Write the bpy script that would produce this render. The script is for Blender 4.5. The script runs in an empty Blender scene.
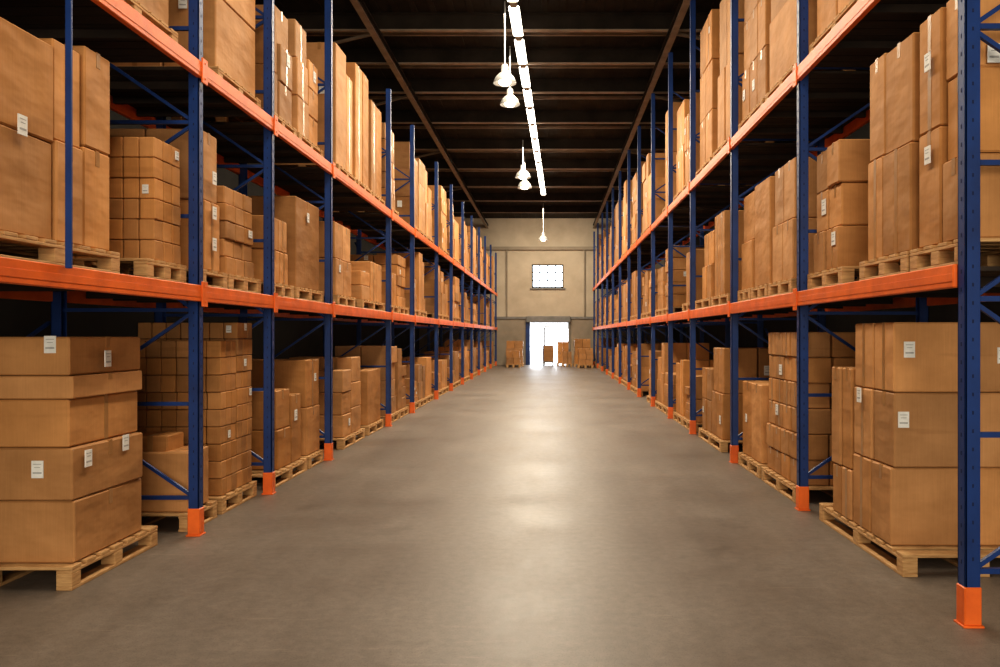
import bpy, math, random
from mathutils import Vector, Matrix
random.seed(7)
S = bpy.context.scene
COL = S.collection

# ------------------------------------------------------------ materials
def newmat(name):
    m = bpy.data.materials.new(name); m.use_nodes = True
    nt = m.node_tree; b = nt.nodes["Principled BSDF"]
    return m, nt, b
def noise(nt, scale, detail=4, vec=None, rough=0.6):
    n = nt.nodes.new("ShaderNodeTexNoise"); n.inputs["Scale"].default_value = scale
    n.inputs["Detail"].default_value = detail; n.inputs["Roughness"].default_value = rough
    if vec is not None: nt.links.new(vec, n.inputs["Vector"])
    return n.outputs["Fac"]
def coords(nt, scale=(1,1,1), kind="Object"):
    t = nt.nodes.new("ShaderNodeTexCoord"); mp = nt.nodes.new("ShaderNodeMapping")
    mp.inputs["Scale"].default_value = scale
    nt.links.new(t.outputs[kind], mp.inputs["Vector"]); return mp.outputs["Vector"]
def ramp(nt, fac, stops):
    r = nt.nodes.new("ShaderNodeValToRGB"); e = r.color_ramp.elements
    while len(e) < len(stops): e.new(0.5)
    for i, (p, c) in enumerate(stops):
        e[i].position = p; e[i].color = (c[0], c[1], c[2], 1)
    nt.links.new(fac, r.inputs["Fac"]); return r.outputs["Color"]
def mul(nt, a, b, f=1.0):
    m = nt.nodes.new("ShaderNodeMix"); m.data_type = 'RGBA'; m.blend_type = 'MULTIPLY'
    m.inputs[0].default_value = f
    nt.links.new(a, m.inputs[6]); nt.links.new(b, m.inputs[7]); return m.outputs[2]
def bump(nt, b, h, st, dist=0.01):
    bp = nt.nodes.new("ShaderNodeBump"); bp.inputs["Strength"].default_value = st
    bp.inputs["Distance"].default_value = dist
    nt.links.new(h, bp.inputs["Height"]); nt.links.new(bp.outputs["Normal"], b.inputs["Normal"])

def mat_simple(name, c1, c2, scale=6, rough=0.6, metal=0.0, sc=(1,1,1), bst=0.1, spec=0.5):
    m, nt, b = newmat(name)
    v = coords(nt, sc); f = noise(nt, scale, 5, v)
    nt.links.new(ramp(nt, f, [(0.3, c1), (0.7, c2)]), b.inputs["Base Color"])
    b.inputs["Roughness"].default_value = rough; b.inputs["Metallic"].default_value = metal
    b.inputs["Specular IOR Level"].default_value = spec
    bump(nt, b, f, bst); return m

def mat_cardboard():
    m, nt, b = newmat("cardboard")
    at = nt.nodes.new("ShaderNodeAttribute"); at.attribute_name = "tint"
    v = coords(nt); f = noise(nt, 2.2, 6, v, 0.6)
    r = ramp(nt, f, [(0.3, (0.78, 0.74, 0.68)), (0.68, (1.07, 1.06, 1.05))])
    v2 = coords(nt, (110, 110, 3)); f2 = noise(nt, 1.0, 2, v2)
    r2 = ramp(nt, f2, [(0.3, (0.94, 0.93, 0.92)), (0.7, (1.03, 1.03, 1.03))])
    v4 = coords(nt, (1.2, 1.2, 9)); f4 = noise(nt, 1.0, 2, v4)
    r4 = ramp(nt, f4, [(0.30, (0.90, 0.88, 0.86)), (0.36, (1, 1, 1))])
    nt.links.new(mul(nt, mul(nt, mul(nt, at.outputs["Color"], r), r2), r4), b.inputs["Base Color"])
    b.inputs["Roughness"].default_value = 0.68
    b.inputs["Specular IOR Level"].default_value = 0.28
    v3 = coords(nt, (1.5, 1.5, 3.0)); f3 = noise(nt, 1.4, 3, v3, 0.42)
    bump(nt, b, f3, 0.75, 0.05); return m

def mat_floor():
    m, nt, b = newmat("worn_concrete")
    v = coords(nt)
    a = noise(nt, 0.6, 9, v, 0.68); c = noise(nt, 14, 7, v, 0.75)
    v2 = coords(nt, (1.8, 0.22, 1)); d = noise(nt, 1.8, 6, v2)
    col = ramp(nt, a, [(0.28, (0.150, 0.124, 0.103)), (0.72, (0.225, 0.189, 0.158))])
    col = mul(nt, col, ramp(nt, c, [(0.3, (0.76, 0.76, 0.76)), (0.7, (1.13, 1.13, 1.13))]))
    col = mul(nt, col, ramp(nt, d, [(0.3, (0.88, 0.87, 0.86)), (0.7, (1.07, 1.07, 1.07))]))
    sp = noise(nt, 120, 2, v)
    col = mul(nt, col, ramp(nt, sp, [(0.32, (0.58, 0.58, 0.58)), (0.44, (1, 1, 1))]))
    v5 = coords(nt, (0.5, 9, 1)); sc = noise(nt, 2.0, 3, v5)
    col = mul(nt, col, ramp(nt, sc, [(0.66, (1, 1, 1)), (0.70, (1.25, 1.24, 1.22)), (0.74, (1, 1, 1))]))
    st = noise(nt, 1.1, 3, coords(nt, (1, 1, 1)))
    col = mul(nt, col, ramp(nt, st, [(0.30, (0.82, 0.81, 0.80)), (0.38, (1, 1, 1))]))
    t = nt.nodes.new("ShaderNodeTexCoord"); sx = nt.nodes.new("ShaderNodeSeparateXYZ")
    nt.links.new(t.outputs["Object"], sx.inputs[0])
    md = nt.nodes.new("ShaderNodeMath"); md.operation = 'PINGPONG'; md.inputs[1].default_value = 3.0
    nt.links.new(sx.outputs["Y"], md.inputs[0])
    col = mul(nt, col, ramp(nt, md.outputs[0], [(0.0, (0.72, 0.72, 0.72)), (0.012, (1, 1, 1))]), 0.6)
    nt.links.new(col, b.inputs["Base Color"])
    rr = nt.nodes.new("ShaderNodeMapRange"); rr.inputs[1].default_value = 0.3; rr.inputs[2].default_value = 0.7
    rr.inputs[3].default_value = 0.38; rr.inputs[4].default_value = 0.54
    nt.links.new(a, rr.inputs[0]); nt.links.new(rr.outputs[0], b.inputs["Roughness"])
    b.inputs["Specular IOR Level"].default_value = 0.45
    bump(nt, b, c, 0.25, 0.007); return m

def mat_emit(name, col, st):
    m, nt, b = newmat(name)
    b.inputs["Base Color"].default_value = (*col, 1)
    b.inputs["Emission Color"].default_value = (*col, 1); b.inputs["Emission Strength"].default_value = st
    return m

M = {}
M['card'] = mat_cardboard()
M['tape'] = mat_simple("packing_tape", (0.31, 0.155, 0.055), (0.39, 0.21, 0.080), 8, 0.28)
M['label'] = mat_simple("paper_label", (0.68, 0.68, 0.66), (0.82, 0.82, 0.80), 20, 0.6)
M['ink'] = mat_simple("printed_ink", (0.30, 0.30, 0.30), (0.45, 0.45, 0.45), 20, 0.6)
M['wood'] = mat_simple("pallet_pine", (0.38, 0.205, 0.080), (0.62, 0.39, 0.18), 5, 0.75, sc=(1.5, 1.5, 12))
M['blue'] = mat_simple("blue_rack_paint", (0.003, 0.024, 0.120), (0.006, 0.044, 0.205), 3, 0.45)
M['orange'] = mat_simple("orange_rack_paint", (0.62, 0.110, 0.014), (0.86, 0.175, 0.024), 4, 0.45)
M['slot'] = mat_simple("slot_shadow", (0.002, 0.010, 0.05), (0.003, 0.013, 0.07), 4, 0.8)
M['rubber'] = mat_simple("rubber", (0.01, 0.01, 0.01), (0.02, 0.02, 0.02), 4, 0.8)
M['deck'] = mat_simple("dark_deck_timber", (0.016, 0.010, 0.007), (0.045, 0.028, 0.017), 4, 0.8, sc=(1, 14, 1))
M['floor'] = mat_floor()
M['steel'] = mat_simple("roof_steel", (0.24, 0.19, 0.14), (0.38, 0.30, 0.225), 3, 0.6)
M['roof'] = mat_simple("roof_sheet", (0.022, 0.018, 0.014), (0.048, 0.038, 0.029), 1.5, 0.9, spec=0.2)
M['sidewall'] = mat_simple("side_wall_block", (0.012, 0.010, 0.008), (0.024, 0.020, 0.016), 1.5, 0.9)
M['endwall'] = mat_simple("end_wall_plaster", (0.42, 0.355, 0.27), (0.55, 0.475, 0.37), 0.8, 0.85)
M['dado'] = mat_simple("end_wall_dado", (0.25, 0.21, 0.16), (0.34, 0.29, 0.225), 1.2, 0.85)
M['trim'] = mat_simple("trim_paint", (0.16, 0.16, 0.15), (0.24, 0.23, 0.22), 3, 0.6)
M['galv'] = mat_simple("galvanised", (0.34, 0.34, 0.33), (0.52, 0.51, 0.49), 8, 0.4, 0.5)
M['ground'] = mat_simple("yard_concrete", (0.5, 0.5, 0.5), (0.65, 0.65, 0.65), 2, 0.8)
M['tube'] = mat_emit("fluorescent_tube", (1.0, 0.93, 0.80), 6)
M['bulb'] = mat_emit("lamp_bulb", (1.0, 0.90, 0.72), 8.0)
def _glass():
    m, nt, b = newmat("window_glass")
    b.inputs["Base Color"].default_value = (0.9, 0.95, 1, 1); b.inputs["Roughness"].default_value = 0.02
    b.inputs["Transmission Weight"].default_value = 1.0; b.inputs["IOR"].default_value = 1.02
    return m
M['glass'] = _glass()

# ------------------------------------------------------------ mesh builder
def _chamfer_topo():
    idx = {}
    corners = [(i, j, k) for i in (-1, 1) for j in (-1, 1) for k in (-1, 1)]
    for n, c in enumerate(corners):
        for a in range(3): idx[(c, a)] = n * 3 + a
    faces = []
    for a in range(3):
        o = [x for x in range(3) if x != a]
        for s in (-1, 1):
            f = []
            for (p, q) in ((-1, -1), (1, -1), (1, 1), (-1, 1)):
                c = [0, 0, 0]; c[a] = s; c[o[0]] = p; c[o[1]] = q
                f.append(idx[(tuple(c), a)])
            faces.append(f)
    for e in range(3):
        p, q = [x for x in range(3) if x != e]
        for sp in (-1, 1):
            for sq in (-1, 1):
                c0 = [0, 0, 0]; c0[e] = -1; c0[p] = sp; c0[q] = sq
                c1 = list(c0); c1[e] = 1; c0 = tuple(c0); c1 = tuple(c1)
                faces.append([idx[(c0, p)], idx[(c1, p)], idx[(c1, q)], idx[(c0, q)]])
    for c in corners: faces.append([idx[(c, a)] for a in range(3)])
    def pos(i):
        c = corners[i // 3]; a = i % 3
        return Vector([c[x] * (1.0 if x == a else 0.8) for x in range(3)])
    out = []
    for f in faces:
        P = [pos(i) for i in f]
        n = (P[1] - P[0]).cross(P[2] - P[0])
        cen = sum(P, Vector()) / len(P)
        out.append(tuple(f) if n.dot(cen) > 0 else tuple(reversed(f)))
    return corners, out
CORN, CFACES = _chamfer_topo()
BF = [(0, 1, 3, 2), (4, 6, 7, 5), (0, 4, 5, 1), (2, 3, 7, 6), (0, 2, 6, 4), (1, 5, 7, 3)]

class MB:
    def __init__(s): s.v = []; s.f = []; s.m = []; s.c = []; s.mats = []; s.sm = []
    def mi(s, k):
        if k not in s.mats: s.mats.append(k)
        return s.mats.index(k)
    def box(s, c, d, mat, b=0.0, rz=0.0, col=(1, 1, 1), R=None):
        n0 = len(s.v); h = (d[0] / 2, d[1] / 2, d[2] / 2)
        if b > 0:
            b = min(b, min(h) * 0.6); P = []
            for cn in CORN:
                for a in range(3):
                    P.append([cn[x] * (h[x] if x == a else h[x] - b) for x in range(3)])
            F = CFACES
        else:
            P = [[i * h[0], j * h[1], k * h[2]] for i in (-1, 1) for j in (-1, 1) for k in (-1, 1)]; F = BF
        if R is not None:
            P = [list(R @ Vector(p)) for p in P]
        elif rz:
            cs, sn = math.cos(rz), math.sin(rz)
            P = [[p[0] * cs - p[1] * sn, p[0] * sn + p[1] * cs, p[2]] for p in P]
        for p in P: s.v.append((p[0] + c[0], p[1] + c[1], p[2] + c[2]))
        k = s.mi(mat)
        for f in F:
            s.f.append(tuple(i + n0 for i in f)); s.m.append(k); s.c.append(col); s.sm.append(False)
    def bb(s, x0, x1, y0, y1, z0, z1, mat, b=0.0):
        s.box(((x0 + x1) / 2, (y0 + y1) / 2, (z0 + z1) / 2), (abs(x1 - x0), abs(y1 - y0), abs(z1 - z0)), mat, b)
    def bar(s, p, q, w, t, mat):
        p = Vector(p); q = Vector(q); d = q - p
        R = d.to_track_quat('Z', 'Y').to_matrix()
        s.box((p + q) / 2, (w, t, d.length), mat, R=R)
    def lathe(s, c, prof, mat, n=24, flip=False):
        n0 = len(s.v); k = s.mi(mat)
        for (r, z) in prof:
            for i in range(n):
                a = 2 * math.pi * i / n
                s.v.append((c[0] + r * math.cos(a), c[1] + r * math.sin(a), c[2] + z))
        for j in range(len(prof) - 1):
            for i in range(n):
                a = n0 + j * n + i; b2 = n0 + j * n + (i + 1) % n
                f = (a, b2, b2 + n, a + n)
                s.f.append(f if not flip else f[::-1]); s.m.append(k); s.c.append((1, 1, 1)); s.sm.append(True)
    def obj(s, name, parent=None, loc=(0, 0, 0)):
        me = bpy.data.meshes.new(name); me.from_pydata(s.v, [], s.f)
        for k in s.mats: me.materials.append(M[k])
        me.polygons.foreach_set("material_index", s.m)
        me.polygons.foreach_set("use_smooth", s.sm)
        ca = me.color_attributes.new("tint", 'FLOAT_COLOR', 'CORNER')
        arr = []
        for f, c in zip(s.f, s.c): arr.extend([c[0], c[1], c[2], 1.0] * len(f))
        ca.data.foreach_set("color", arr); me.update()
        o = bpy.data.objects.new(name, me); COL.objects.link(o)
        if parent: o.parent = parent
        o.location = loc; return o
def empty(name, loc=(0, 0, 0)):
    e = bpy.data.objects.new(name, None); COL.objects.link(e); e.location = loc; e.empty_display_size = 0.3
    return e

LT = [1.0, 0.0]
def cardcol():
    k = random.uniform(0.80, 1.12) * LT[0]; w = random.uniform(-0.02, 0.02) + LT[1]
    return (0.555 * k + w, 0.288 * k, 0.115 * k - w * 0.5)

# ------------------------------------------------------------ pallets and cartons
PH = 0.15
def pallet_mesh(m, x0, x1, y0, y1):
    L = y1 - y0; D = x1 - x0; bw = 0.10
    yb = [y0 + bw / 2, (y0 + y1) / 2, y1 - bw / 2] if L > 0.6 else [y0 + bw / 2, y1 - bw / 2]
    xb = [x0 + 0.05, (x0 + x1) / 2, x1 - 0.05]
    for x in xb:
        m.box((x, (y0 + y1) / 2, 0.011), (0.10, L, 0.022), 'wood', 0.003)
        for y in yb: m.box((x, y, 0.064), (0.10, 0.10 if L > 0.6 else 0.08, 0.084), 'wood', 0.004)
    for x in xb: m.box((x, (y0 + y1) / 2, 0.116), (0.10, L, 0.020), 'wood', 0.003)
    n = max(3, int(round(L / 0.16)))
    for i in range(n):
        y = y0 + 0.055 + (L - 0.11) * i / (n - 1)
        m.box(((x0 + x1) / 2, y, 0.138), (D, 0.11, 0.022), 'wood', 0.003)

def carton(m, c, d, sgn, near, plab, tape=True):
    rz = random.uniform(-0.022, 0.022) if near else 0
    col = cardcol()
    m.box(c, d, 'card', min(0.010, min(d) * 0.05) if near else 0.0, rz, col)
    fx = c[0] - sgn * d[0] / 2
    if tape:
        # tape over the top seam wrapping down both ends
        dz = min(0.10, d[2] * 0.3)
        if near and random.random() < 0.22: dz = d[2] - 0.004
        if d[1] <= d[0]:
            m.box((c[0], c[1], c[2] + d[2] / 2 - dz / 2 + 0.001), (d[0] + 0.003, 0.045, dz), 'tape', 0, rz)
        else:
            m.box((c[0], c[1], c[2] + d[2] / 2 - dz / 2 + 0.001), (0.045, d[1] + 0.003, dz), 'tape', 0, rz)
    if random.random() < plab:
        s = random.uniform(0.8, 1.25)
        lw, lh = min(0.08 * s, d[1] * 0.4), min(0.11 * s, d[2] * 0.45)
        if random.random() < 0.6:
            yy = c[1] + random.uniform(-0.25, 0.25) * d[1]; zz = c[2] + random.uniform(-0.1, 0.25) * d[2]
            label(m, 's', fx, yy, zz, sgn, lw, lh, near)
        else:
            xx = c[0] + random.uniform(-0.25, 0.25) * d[0]; zz = c[2] + random.uniform(-0.1, 0.25) * d[2]
            label(m, 'n', xx, c[1] - d[1] / 2, zz, sgn, min(lw, d[0] * 0.4), lh, near)
def label(m, face, x, y, z, sgn, w=0.075, h=0.11, near=True):
    e = 0.007
    if face == 's':
        m.box((x - sgn * e, y, z), (0.006, w, h), 'label')
        if near:
            for i, (ww, dz) in enumerate(((0.7, 0.30), (0.5, 0.12), (0.75, -0.2))):
                m.box((x - sgn * (e + 0.003), y, z + dz * h), (0.002, w * ww, h * (0.04 if i < 2 else 0.10)), 'ink')
    else:
        m.box((x, y - e, z), (w, 0.006, h), 'label')
        if near:
            for i, (ww, dz) in enumerate(((0.7, 0.30), (0.5, 0.12), (0.75, -0.2))):
                m.box((x, y - e - 0.003, z + dz * h), (w * ww, 0.002, h * (0.04 if i < 2 else 0.10)), 'ink')

def load(sgn, z, xf, py0, py1, groups, depth=1.0, plab=0.25, labels=(), tone=None):
    near = py0 < 16
    LT[0] = tone if tone else random.uniform(0.74, 1.14); LT[1] = random.uniform(-0.02, 0.02)
    yc = (py0 + py1) / 2; xc = sgn * (xf + depth / 2)
    E = empty("pallet_load_of_cardboard_boxes", (xc, yc, z))
    p = MB(); pallet_mesh(p, -depth / 2, depth / 2, py0 - yc, py1 - yc); p.obj("wooden_pallet", E)
    m = MB()
    for g in groups:
        y0, y1, top = g['y0'], g['y1'], g['top']
        ins = g.get('ins', 0.03); dep = g.get('dep', depth - ins - 0.02)
        cols, dc, rows = g.get('cols', 2), g.get('dc', 2), g.get('rows', 3)
        zb = g.get('base', PH); H = top - z - zb
        if isinstance(rows, int): rows = [1.0 / rows] * rows
        tot = sum(rows); zz = zb
        for ri, rh in enumerate(rows):
            hh = H * rh / tot
            cc = cols[ri] if isinstance(cols, (list, tuple)) else cols
            small = dep / dc < 0.22
            js = 0.3 if small else 1.0
            jy = random.uniform(-0.03, 0.03) * js if ri else 0
            jx = random.uniform(-0.01, 0.03) * js if ri else 0
            gp = 0.007 if small else 0.014
            for i in range(cc):
                w = (y1 - y0) / cc
                for j in range(dc):
                    dx = dep / dc
                    a = random.uniform(0, 0.014) * js if near else 0
                    c = (sgn * (ins + jx + a + dx * (j + 0.5) - depth / 2), y0 + w * (i + 0.5) - yc + jy * 0.5, zz + hh / 2)
                    carton(m, c, (dx - gp, w - gp, hh - 0.005), sgn, near, plab if (j == 0 or i == 0) and not labels else 0, g.get('tape', True))
            zz += hh
    for (face, a, zl) in labels:
        if face == 's':
            gi = [g for g in groups if g['y0'] <= a <= g['y1']][0]
            label(m, 's', sgn * (gi.get('ins', 0.03) - depth / 2) - sgn * 0.002, a - yc, zl - z, sgn)
        else:
            label(m, 'n', sgn * (a - xf - depth / 2), groups[0]['y0'] - yc + 0.002, zl - z, sgn)
    m.obj("cardboard_boxes", E)

# ------------------------------------------------------------ racks
LX, RX, RD = 2.79, 2.27, 1.18
LMID, LUP, RMID, RUP = 2.0, 3.78, 2.0, 4.05
LP = [3.4, 6.42, 8.09, 10.27, 14.08, 16.5, 20.0, 23.0, 26.0, 29.0, 32.0, 35.0, 38.3, 42.0]
RP = [4.43, 7.35, 10.07, 13.0, 15.4, 18.0, 20.8, 23.5, 26.5, 29.5, 32.5, 35.5, 38.8, 42.0]

def rack(sgn, X, posts, mid, up, ztop, extra):
    E = empty("pallet_rack", (sgn * X, posts[0], 0))
    ox, oy = sgn * X, posts[0]
    u, fo, be, de, br = MB(), MB(), MB(), MB(), MB()
    def lx(x): return sgn * x - ox
    W = 0.084
    for pi, Y in enumerate(posts):
        y = Y - oy
        for k, xx in enumerate((X, X + RD - W)):
            cx = lx(xx + W / 2); web = lx(xx + 0.006) if k == 0 else lx(xx + W - 0.006)
            u.box((web, y, ztop / 2 + 0.01), (0.012, W, ztop), 'blue', 0.003)
            for s2 in (-1, 1):
                u.box((cx, y + s2 * (W / 2 - 0.006), ztop / 2 + 0.01), (W, 0.012, ztop), 'blue', 0.003)
            if Y < 9 and k == 0:
                z = 0.35
                while z < ztop - 0.1:
                    u.box((web - sgn * 0.0065, y, z), (0.002, 0.010, 0.022), 'slot')
                    u.box((cx, y - W / 2 - 0.0005, z + 0.025), (0.009, 0.002, 0.020), 'slot')
                    z += 0.10
            fo.box((cx, y, 0.006), (W + 0.03, W + 0.03, 0.012), 'orange', 0.002)
            fo.box((cx, y, 0.115), (W + 0.012, W + 0.012, 0.21), 'orange', 0.006)
        z = 0.30; k = 0; xa, xb = lx(X + 0.08), lx(X + RD - 0.08)
        while z < ztop - 0.75:
            br.bar((xa, y, z), (xb, y, z), 0.03, 0.03, 'blue')
            p, q = (xa, xb) if k % 2 == 0 else (xb, xa)
            br.bar((p, y, z + 0.02), (q, y, z + 0.72), 0.025, 0.025, 'blue')
            z += 0.75; k += 1
        if not (pi == 0 and sgn > 0):
            for zl in (mid, up):
                be.box((lx(X - 0.028), y, zl - 0.075), (0.012, 0.10, 0.20), 'orange', 0.003)
                for s2 in (-0.06, 0.06):
                    be.box((lx(X - 0.036), y, zl - 0.075 + s2), (0.006, 0.014, 0.014), 'orange', 0.003)
    y0, y1 = posts[0] + (0.05 if sgn > 0 else 0), posts[-1] + 0.05
    for zl in (mid, up):
        h = 0.135
        for xx in (X - 0.022, X + RD - 0.02):
            be.bb(lx(xx), lx(xx + 0.045), y0 - oy, y1 - oy, zl - h, zl - 0.004, 'orange', 0.006)
            s2 = -1 if xx < X else 1
            be.bb(lx(xx - 0.003 if s2 < 0 else xx + 0.045), lx(xx if s2 < 0 else xx + 0.048), y0 - oy, y1 - oy, zl - 0.10, zl - 0.055, 'orange', 0.001)
        yy = y0 + 0.08
        while yy < y1 - 0.1:
            if all(abs(yy - P) > 0.13 for P in posts):
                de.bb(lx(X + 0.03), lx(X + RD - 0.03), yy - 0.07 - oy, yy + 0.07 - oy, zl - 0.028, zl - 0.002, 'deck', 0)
            yy += 0.155
        for P0, P1 in zip(posts[:-1], posts[1:]):
            for t in (0.25, 0.5, 0.75):
                yy = P0 + (P1 - P0) * t
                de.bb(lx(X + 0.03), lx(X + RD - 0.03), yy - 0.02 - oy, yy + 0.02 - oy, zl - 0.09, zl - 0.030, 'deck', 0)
    for (Y, za, zb, w) in extra:
        u.box((lx(X - 0.045), Y - oy, (za + zb) / 2), (0.035, w, zb - za), 'blue', 0.004)
    for a in (0, 2, 5, 8):
        ya, yb = posts[a] - oy, posts[a + 1] - oy
        br.bar((lx(X + RD + 0.035), ya, 0.3), (lx(X + RD + 0.035), yb, 1.7), 0.03, 0.02, 'blue')
        br.bar((lx(X + RD + 0.035), yb, 2.2), (lx(X + RD + 0.035), ya, 3.5), 0.03, 0.02, 'blue')
    u.obj("uprights", E); fo.obj("foot_guards", E); be.obj("load_beams", E); de.obj("decking", E); br.obj("frame_bracing", E)

rack(-1, LX, LP, LMID, LUP, 5.9, [(4.58, LMID - 0.02, 5.9, 0.022)])
rack(1, RX, RP, RMID, RUP, 7.0, [])

G = lambda y0, y1, top, cols=2, dc=2, rows=3, **k: dict(y0=y0, y1=y1, top=top, cols=cols, dc=dc, rows=rows, **k)
LF = LX + 0.08; RF = RX + 0.06
# ---- left, floor level
load(-1, 0, 2.99, 5.02, 6.12, [G(5.08, 5.95, 1.59, 1, 1, [0.40, 0.34, 0.31, 0.15, 0.25], ins=0.02)], 1.1,
     labels=[('s', 5.22, 0.80), ('s', 5.68, 0.84), ('n', 3.24, 0.75), ('s', 5.45, 1.44), ('n', 3.16, 1.54)], tone=1.0)
load(-1, 0, 2.92, 6.52, 7.05, [G(6.55, 6.98, 0.64, 1, 1, 1, dep=0.5), G(6.62, 6.94, 0.77, 1, 1, 1, ins=0.22, dep=0.3, base=0.492)], 1.0, plab=0)
load(-1, 0, 2.92, 7.15, 8.00, [G(7.22, 7.58, 1.55, 3, 7, 9, tape=False), G(7.59, 7.97, 1.72, 3, 7, 10, tape=False)], plab=0.04, tone=0.9)
load(-1, 0, 2.87, 8.3, 9.5, [G(8.6, 9.05, 1.0, 1, 1, 2), G(9.06, 9.42, 0.92, 1, 1, 1)], plab=0.5)
load(-1, 0, 2.87, 9.58, 10.18, [G(9.62, 10.15, 1.30, 1, 1, 2)], plab=0.2)
load(-1, 0, 2.88, 11.2, 12.5, [G(11.3, 11.8, 1.10, 1, 2, 3), G(11.82, 12.4, 1.27, 1, 2, 3)])
load(-1, 0, 2.88, 12.75, 13.9, [G(12.85, 13.85, 1.03, 2, 2, 1)])
# ---- left, middle level
z = LMID
load(-1, z, LF, 4.05, 5.36, [G(4.07, 4.72, 3.30, 1, 2, 2), G(4.73, 5.01, 3.36, 1, 2, 2), G(5.02, 5.33, 3.42, 1, 2, 2)],
     labels=[('s', 4.40, 2.75)], tone=1.0)
load(-1, z, LF, 5.72, 6.34, [G(5.90, 6.32, 3.06, 3, 8, 6, tape=False)], plab=0.08, tone=1.0)
load(-1, z, LF, 6.62, 7.15, [G(6.75, 7.10, 3.34, 1, 2, 2)], labels=[('s', 6.92, 2.95), ('s', 6.92, 2.65), ('s', 6.92, 2.38)])
load(-1, z, LF, 7.19, 7.98, [G(7.22, 7.9, 2.95, 3, 4, 5, tape=False)], plab=0.1)
load(-1, z, LF, 8.3, 9.0, [G(8.35, 8.95, 2.85, 2, 2, 2)])
load(-1, z, LF, 9.10, 10.18, [G(9.20, 10.12, 3.20, 1, 1, 1)], labels=[('s', 9.6, 3.0)])
load(-1, z, LF, 10.85, 11.85, [G(10.9, 11.8, 3.15, 2, 2, 2)])
load(-1, z, LF, 12.3, 13.95, [G(12.4, 13.0, 2.6, 1, 2, 2), G(13.02, 13.9, 2.80, 2, 2, 1)])
# ---- left, upper level
z = LUP
load(-1, z, LF, 5.0, 6.2, [G(5.05, 6.15, 5.3, 2, 2, 2)])
load(-1, z, LF, 6.95, 7.98, [G(7.0, 7.92, 5.25, 1, 2, 2)], labels=[('n', 3.2, 4.5)])
load(-1, z, LF, 8.2, 9.1, [G(8.25, 8.60, 4.85, 1, 2, 2), G(8.62, 9.05, 5.15, 1, 2, 3)])
load(-1, z, LF, 9.2, 10.18, [G(9.25, 9.7, 5.25, 1, 2, 3), G(9.71, 10.1, 4.95, 1, 2, 3)])
load(-1, z, LF, 10.9, 11.9, [G(11.5, 11.88, 5.35, 1, 2, 1), G(10.95, 11.49, 5.6, 1, 2, 1)])
load(-1, z, LF, 12.0, 12.95, [G(12.05, 12.9, 5.7, 2, 2, 1)])
load(-1, z, LF, 13.05, 13.98, [G(13.1, 13.9, 5.45, 2, 2, 1)])
# ---- right, floor level
load(1, 0, RF, 5.3, 6.95, [G(5.5, 6.22, 1.69, 2, 2, [0.52, 0.50, 0.47], ins=0.0, dep=1.0), G(6.24, 6.66, 1.34, 2, 2, [0.4, 0.8], ins=0.0)],
     1.05, labels=[('n', 2.46, 1.50), ('n', 2.42, 1.02), ('n', 3.1, 1.46), ('s', 6.03, 1.15)], tone=1.0)
load(1, 0, RF, 7.62, 8.85, [G(7.70, 8.8, 1.63, 4, 3, 6)], plab=0.12)
load(1, 0, RF, 8.95, 9.95, [G(9.0, 9.9, 1.04, 2, 2, 1)])
load(1, 0, RF, 10.95, 12.6, [G(11.05, 11.8, 1.42, 2, 2, 2), G(11.82, 12.5, 1.1, 2, 2, 2)])
# ---- right, middle level
z = RMID
load(1, z, RF, 4.53, 5.20, [G(4.56, 4.86, 3.62, 1, 2, 3), G(4.87, 5.17, 3.60, 1, 2, 2)], labels=[('s', 5.0, 3.30), ('n', 2.52, 3.2), ('s', 5.0, 2.72)], tone=1.0)
load(1, z, RF, 5.24, 6.05, [G(5.28, 5.72, 3.60, 1, 2, 2), G(5.73, 6.02, 3.62, 1, 2, 2)], labels=[('n', 2.48, 3.2)])
load(1, z, RF, 6.4, 7.27, [G(6.62, 6.93, 3.22, 1, 2, 3), G(6.94, 7.24, 3.22, 1, 2, 3)], plab=0.3)
load(1, z, RF, 7.75, 8.58, [G(7.82, 8.55, 3.34, 2, 2, 2)])
load(1, z, RF, 8.63, 9.32, [G(8.66, 9.3, 3.32, 1, 2, 1)])
load(1, z, RF, 9.36, 9.98, [G(9.4, 9.95, 3.3, 1, 2, 2)])
load(1, z, RF, 10.5, 11.6, [G(10.9, 11.55, 3.3, 2, 2, 1)])
load(1, z, RF, 11.7, 12.9, [G(11.8, 12.5, 3.15, 2, 2, 2)])
# ---- right, upper level
z = RUP
load(1, z, RF, 4.6, 5.8, [G(4.65, 5.75, 5.6, 2, 2, 2)])
load(1, z, RF, 6.0, 7.22, [G(6.1, 7.15, 5.9, 2, 2, 2)])
load(1, z, RF, 7.55, 8.7, [G(7.6, 8.65, 5.7, 1, 2, 2)])
load(1, z, RF, 8.8, 9.95, [G(8.85, 9.9, 6.0, 3, 2, 3)])
load(1, z, RF, 10.3, 11.5, [G(10.4, 11.4, 6.3, 2, 2, 2)])
load(1, z, RF, 11.7, 12.85, [G(11.8, 12.75, 6.4, 2, 2, 3)])
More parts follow.
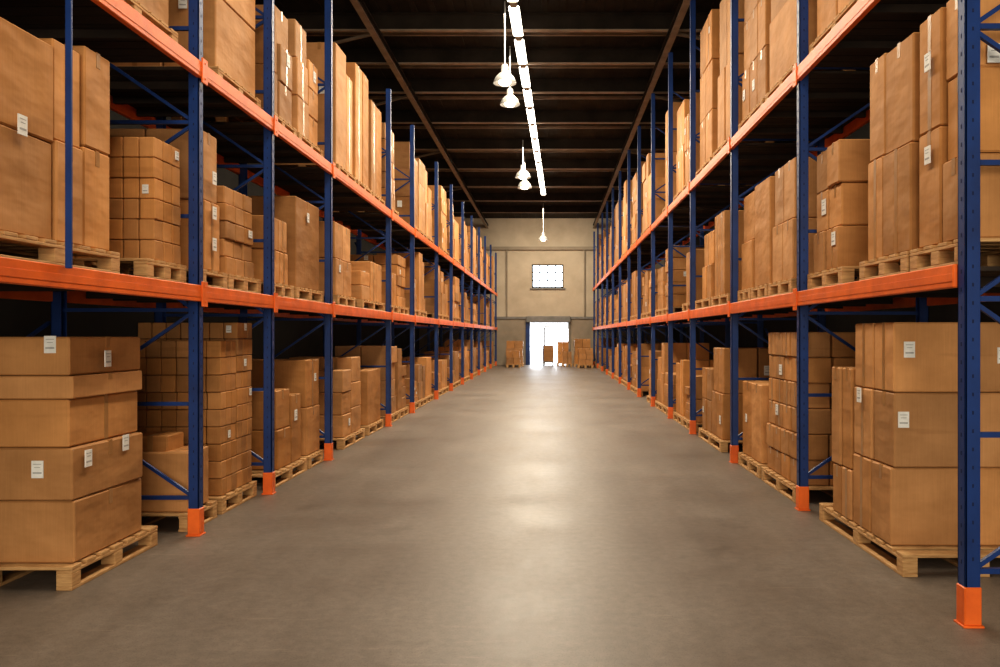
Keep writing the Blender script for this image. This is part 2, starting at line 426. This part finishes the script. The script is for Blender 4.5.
# ---- distant bays
def fill(sgn, xf, zl, posts, hmin, hmax, skip):
    for a, b in zip(posts[:-1], posts[1:]):
        span = b - a - 0.3; n = max(2, int(span / 1.0)); w = span / n
        for i in range(n):
            if random.random() < skip: continue
            y0 = a + 0.15 + w * i + 0.04; y1 = y0 + w - 0.08
            h = random.uniform(hmin, hmax)
            ym = y0 + (y1 - y0) * random.uniform(0.4, 0.6)
            if random.random() < 0.5:
                gs = [G(y0 + 0.04, y1 - random.uniform(0.02, 0.15), zl + PH + h, random.choice((1, 2, 3, 4)), 2, random.choice((1, 2, 3, 5)))]
            else:
                gs = [G(y0 + 0.04, ym - 0.01, zl + PH + h, random.choice((1, 2)), 2, random.choice((1, 2, 3))),
                      G(ym + 0.01, y1 - 0.03, zl + PH + h * random.uniform(0.7, 1.0), random.choice((1, 2)), 2, random.choice((1, 2, 4)))]
            load(sgn, zl, xf, y0, y1, gs, plab=0.2)
for sgn, xf, ps, mid, up in ((-1, LF, LP, LMID, LUP), (1, RF, RP, RMID, RUP)):
    P2 = [p for p in ps if p > 12.9]
    fill(sgn, xf, 0.0, P2, 0.5, 1.35, 0.12)
    fill(sgn, xf, mid, P2, 0.6, 1.3, 0.12)
    fill(sgn, xf, up, P2, 1.1 if sgn < 0 else 1.4, 1.85 if sgn < 0 else 2.4, 0.08)

# ------------------------------------------------------------ building shell
YE, YB, XW, XE, ZC = 43.0, -8.0, -7.0, 6.6, 7.85
def shell(name, *bbs):
    m = MB()
    for b in bbs: m.bb(*b)
    return m.obj(name)
shell("floor", (XW - 0.2, XE + 0.2, YB - 0.2, YE + 0.25, -0.2, 0.0, 'floor'))
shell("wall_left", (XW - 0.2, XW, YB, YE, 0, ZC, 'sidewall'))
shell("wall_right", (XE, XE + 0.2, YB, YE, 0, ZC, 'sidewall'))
shell("wall_behind_camera", (XW - 0.2, XE + 0.2, YB - 0.2, YB, 0, ZC, 'sidewall'))
DX0, DX1, DZ = -1.08, 0.98, 2.32
WX0, WX1, WZ0, WZ1 = -0.97, 0.72, 4.12, 5.38
T = YE + 0.25
shell("wall_end",
      (XW - 0.2, DX0, YE, T, 0, 2.5, 'dado'), (DX1, XE + 0.2, YE, T, 0, 2.5, 'dado'), (DX0, DX1, YE, T, DZ, 2.5, 'dado'),
      (XW - 0.2, XE + 0.2, YE, T, 2.5, WZ0, 'endwall'), (XW - 0.2, WX0, YE, T, WZ0, WZ1, 'endwall'),
      (WX1, XE + 0.2, YE, T, WZ0, WZ1, 'endwall'), (XW - 0.2, XE + 0.2, YE, T, WZ1, ZC, 'endwall'))
shell("trim_1", (XW, XE, YE - 0.06, YE - 0.001, 2.46, 2.58, 'trim'))
shell("trim_2", (XW, XE, YE - 0.16, YE - 0.001, 6.15, 6.32, 'dado'))
m = MB()
for x in (-2.3, 1.85): m.bb(x - 0.04, x + 0.04, YE - 0.1, YE - 0.001, 2.58, 6.15, 'dado', 0.01)
m.obj("trim_3")
m = MB(); f = 0.07
m.bb(WX0, WX1, YE + 0.05, YE + 0.12, WZ0, WZ0 + f, 'rubber'); m.bb(WX0, WX1, YE + 0.05, YE + 0.12, WZ1 - f, WZ1, 'rubber')
m.bb(WX0, WX0 + f, YE + 0.05, YE + 0.12, WZ0, WZ1, 'rubber'); m.bb(WX1 - f, WX1, YE + 0.05, YE + 0.12, WZ0, WZ1, 'rubber')
for i in range(1, 4):
    x = WX0 + (WX1 - WX0) * i / 4; m.bb(x - 0.03, x + 0.03, YE + 0.06, YE + 0.11, WZ0, WZ1, 'rubber')
for i in range(1, 3):
    zz = WZ0 + (WZ1 - WZ0) * i / 3; m.bb(WX0, WX1, YE + 0.06, YE + 0.11, zz - 0.03, zz + 0.03, 'rubber')
m.bb(WX0, WX1, YE + 0.082, YE + 0.088, WZ0, WZ1, 'glass')
m.bb(WX0 - 0.1, WX1 + 0.1, YE - 0.08, YE - 0.001, WZ0 - 0.08, WZ0, 'trim', 0.01)
m.obj("window_1")
m = MB()
m.bb(DX0 - 0.22, DX0 + 0.02, YE - 0.09, YE - 0.001, 0, 2.42, 'blue', 0.01)
m.bb(DX1 - 0.02, DX1 + 0.1, YE - 0.09, YE - 0.001, 0, 2.42, 'trim', 0.01)
m.bb(DX0 - 0.2, DX1 + 0.12, YE - 0.30, YE - 0.001, 2.28, 2.60, 'trim', 0.03)
for i in range(5):
    m.bb(DX0 + 0.02, DX1 - 0.02, YE + 0.10, YE + 0.13, 1.95 + i * 0.075, 2.015 + i * 0.075, 'galv', 0.006)
m.bb(-0.36, -0.26, YE + 0.1, YE + 0.16, 0, 1.95, 'trim', 0.005)
m.obj("door_1")
shell("ground_outside", (-20, 20, YE + 0.25, YE + 40, -0.2, -0.01, 'ground'))

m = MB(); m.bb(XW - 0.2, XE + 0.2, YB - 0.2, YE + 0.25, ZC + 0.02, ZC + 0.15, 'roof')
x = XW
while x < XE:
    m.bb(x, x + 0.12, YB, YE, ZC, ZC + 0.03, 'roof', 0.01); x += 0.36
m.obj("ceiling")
m = MB()
ys = [0, 2.8, 5.6, 8.4, 11.2, 13.4, 15.6, 17.5, 19.6, 22.4, 25.6, 28.6, 32, 35.4, 38.8]
for Y in ys:
    m.bb(XW, XE, Y - 0.045, Y + 0.045, 7.50, 7.53, 'steel'); m.bb(XW, XE, Y - 0.01, Y + 0.01, 7.53, ZC - 0.03, 'roof')
    m.bb(XW, XE, Y - 0.045, Y + 0.045, ZC - 0.03, ZC, 'roof')
for Ya, Yb in zip(ys[:-1], ys[1:]):   # light intermediate purlins tight under the sheet
    Y = (Ya + Yb) / 2; m.bb(XW, XE, Y - 0.02, Y + 0.02, ZC - 0.08, ZC, 'steel')
for X in (-3.35, 2.35):
    m.bb(X - 0.06, X + 0.06, YB, YE - 0.01, 7.30, 7.34, 'steel'); m.bb(X - 0.015, X + 0.015, YB, YE - 0.01, 7.34, 7.46, 'roof')
    m.bb(X - 0.06, X + 0.06, YB, YE - 0.01, 7.46, 7.50, 'roof')
for i, Y in enumerate(ys[:-1]):
    Y2 = ys[i + 1]
    if i % 2 == 0:
        m.bar((-3.35, Y, 7.47), (-6.8, Y2, 7.47), 0.05, 0.05, 'steel'); m.bar((2.35, Y, 7.47), (6.4, Y2, 7.47), 0.05, 0.05, 'steel')
m.obj("roof_steelwork")

E = empty("fluorescent_strip_light", (-0.64, 13.9, 7.4))
m = MB(); t = MB()
p0 = Vector((-0.86, 3.0, 7.40)); p1 = Vector((-0.26, 33.5, 7.40)); d = (p1 - p0); Lt = d.length; d.normalize()
ang = math.atan2(d.y, d.x) - math.pi / 2
o = Vector((-0.64, 13.9, 7.4)); k = 0.0
m.box((p0 + p1) / 2 - o + Vector((0, 0, 0.055)), (0.14, Lt, 0.05), 'roof', 0.01, ang)
while k + 1.6 < Lt:
    c = p0 + d * (k + 0.66) - o
    t.box(c, (0.19, 1.34, 0.05), 'tube', 0.02, ang)
    m.box(c + d * 0.79, (0.12, 0.22, 0.07), 'steel', 0.01, ang)
    k += 1.6
for q in range(0, 31, 5):
    c = p0 + d * (q + 0.2) - o; m.box(c + Vector((0, 0, 0.10)), (0.02, 0.02, 0.06), 'galv')
m.obj("housing", E); t.obj("tubes", E)

def highbay(x, y, z, s=1.0):
    E = empty("high_bay_lamp", (x, y, z)); m = MB()
    m.lathe((0, 0, 0), [(0.24 * s, 0.0), (0.235 * s, 0.03 * s), (0.19 * s, 0.13 * s), (0.11 * s, 0.21 * s), (0.075 * s, 0.23 * s),
                        (0.075 * s, 0.36 * s), (0.05 * s, 0.39 * s), (0.012, 0.40 * s), (0.012, 7.5 - z)], 'galv', 28)
    m.lathe((0, 0, 0), [(0.235 * s, 0.0), (0.18 * s, 0.12 * s), (0.07 * s, 0.2 * s)], 'galv', 28, True)
    m.obj("reflector", E); b = MB()
    b.lathe((0, 0, 0), [(0.001, -0.05 * s), (0.09 * s, -0.03 * s), (0.13 * s, 0.02 * s), (0.10 * s, 0.09 * s), (0.03 * s, 0.16 * s)], 'bulb', 20, True)
    b.obj("bulb", E)
highbay(-0.80, 14.2, 6.05, 0.85); highbay(-0.82, 16.4, 6.30, 0.85)
highbay(-0.82, 24.3, 6.36); highbay(-0.84, 26.5, 6.45); highbay(-0.30, 36.0, 5.85, 0.9)

def loose(x0, x1, y0, y1, h, rows, cols):
    sg = 1 if x0 > 0 else -1
    a = min(abs(x0), abs(x1)); b = max(abs(x0), abs(x1))
    load(sg, 0, a, y0, y1, [G(y0 + 0.03, y1 - 0.03, h, cols, 2, rows)], b - a, plab=0.2)
loose(-2.25, -1.35, 40.9, 41.9, 1.30, 3, 2)
loose(-2.15, -1.45, 39.6, 40.5, 0.8, 2, 2)
loose(1.20, 2.05, 40.5, 41.6, 1.40, 3, 2)
loose(0.36, 0.98, 41.5, 42.4, 1.25, 2, 2)
loose(0.62, 1.12, 40.4, 41.2, 0.75, 2, 2)
loose(1.35, 2.1, 38.9, 39.8, 0.95, 3, 2)
E = empty("platform_trolley", (-0.1, 41.8, 0)); m = MB()
m.box((0, 0, 0.2), (0.6, 0.9, 0.05), 'trim', 0.01)
for sx in (-1, 1):
    m.bar((sx * 0.27, 0.42, 0.22), (sx * 0.27, 0.42, 1.05), 0.04, 0.04, 'blue')
    for sy in (-1, 1):
        m.box((sx * 0.24, sy * 0.36, 0.15), (0.05, 0.06, 0.08), 'galv')
        m.box((sx * 0.24, sy * 0.36, 0.06), (0.035, 0.085, 0.12), 'rubber', 0.03)
m.bar((-0.27, 0.42, 1.05), (0.27, 0.42, 1.05), 0.04, 0.04, 'blue'); m.bar((-0.27, 0.42, 0.65), (0.27, 0.42, 0.65), 0.04, 0.04, 'blue')
m.obj("frame", E)
m = MB()
for i in range(3): m.box((0.02, 0, 0.225 + 0.14 + i * 0.27), (0.5, 0.6, 0.26), 'card', 0.01, 0.02 * i, (0.4, 0.22, 0.1))
m.obj("stacked_cartons", E)

# ------------------------------------------------------------ light
def area(name, loc, rot, sx, sy, e, col):
    l = bpy.data.lights.new(name, 'AREA'); l.shape = 'RECTANGLE'; l.size = sx; l.size_y = sy; l.energy = e; l.color = col
    o = bpy.data.objects.new(name, l); COL.objects.link(o); o.location = loc; o.rotation_euler = rot
    return o
warm = (1.0, 0.86, 0.66)
for i, (yy, en) in enumerate(((-3, 100), (6, 330), (15, 600), (24, 680), (33, 600))):
    area("ceiling_strip_lamp", (-0.5 if i else 0.0, yy, 7.28), (0, 0, 0), 0.8, 8.0, en, warm)
# added fill light behind the viewpoint; the rear wall there is closed
area("rear_fill_light", (0, YB + 0.3, 3.2), (math.radians(90), 0, 0), 8.0, 5.0, 1150, (1.0, 0.89, 0.72))
area("end_wall_fill", (0, 39.0, 7.2), (math.radians(25), 0, 0), 3, 1.5, 230, (1.0, 0.87, 0.68))  # added fill tilted to brighten the end wall, no fixture modelled for it

w = bpy.data.worlds.new("World"); S.world = w; w.use_nodes = True
bg = w.node_tree.nodes["Background"]; bg.inputs[0].default_value = (0.88, 0.94, 1.0, 1); bg.inputs[1].default_value = 8.0

# ------------------------------------------------------------ camera
cd = bpy.data.cameras.new("camera"); co = bpy.data.objects.new("camera", cd); COL.objects.link(co)
co.location = (0, 0, 1.6); co.rotation_euler = (math.radians(90), 0, 0)
cd.sensor_width = 36; cd.lens = 28.9; cd.shift_x = -0.05; cd.shift_y = 0.0015
S.camera = co
S.view_settings.view_transform = 'Standard'
try: S.view_settings.look = 'Medium High Contrast'
except Exception as ex: print("look", ex)
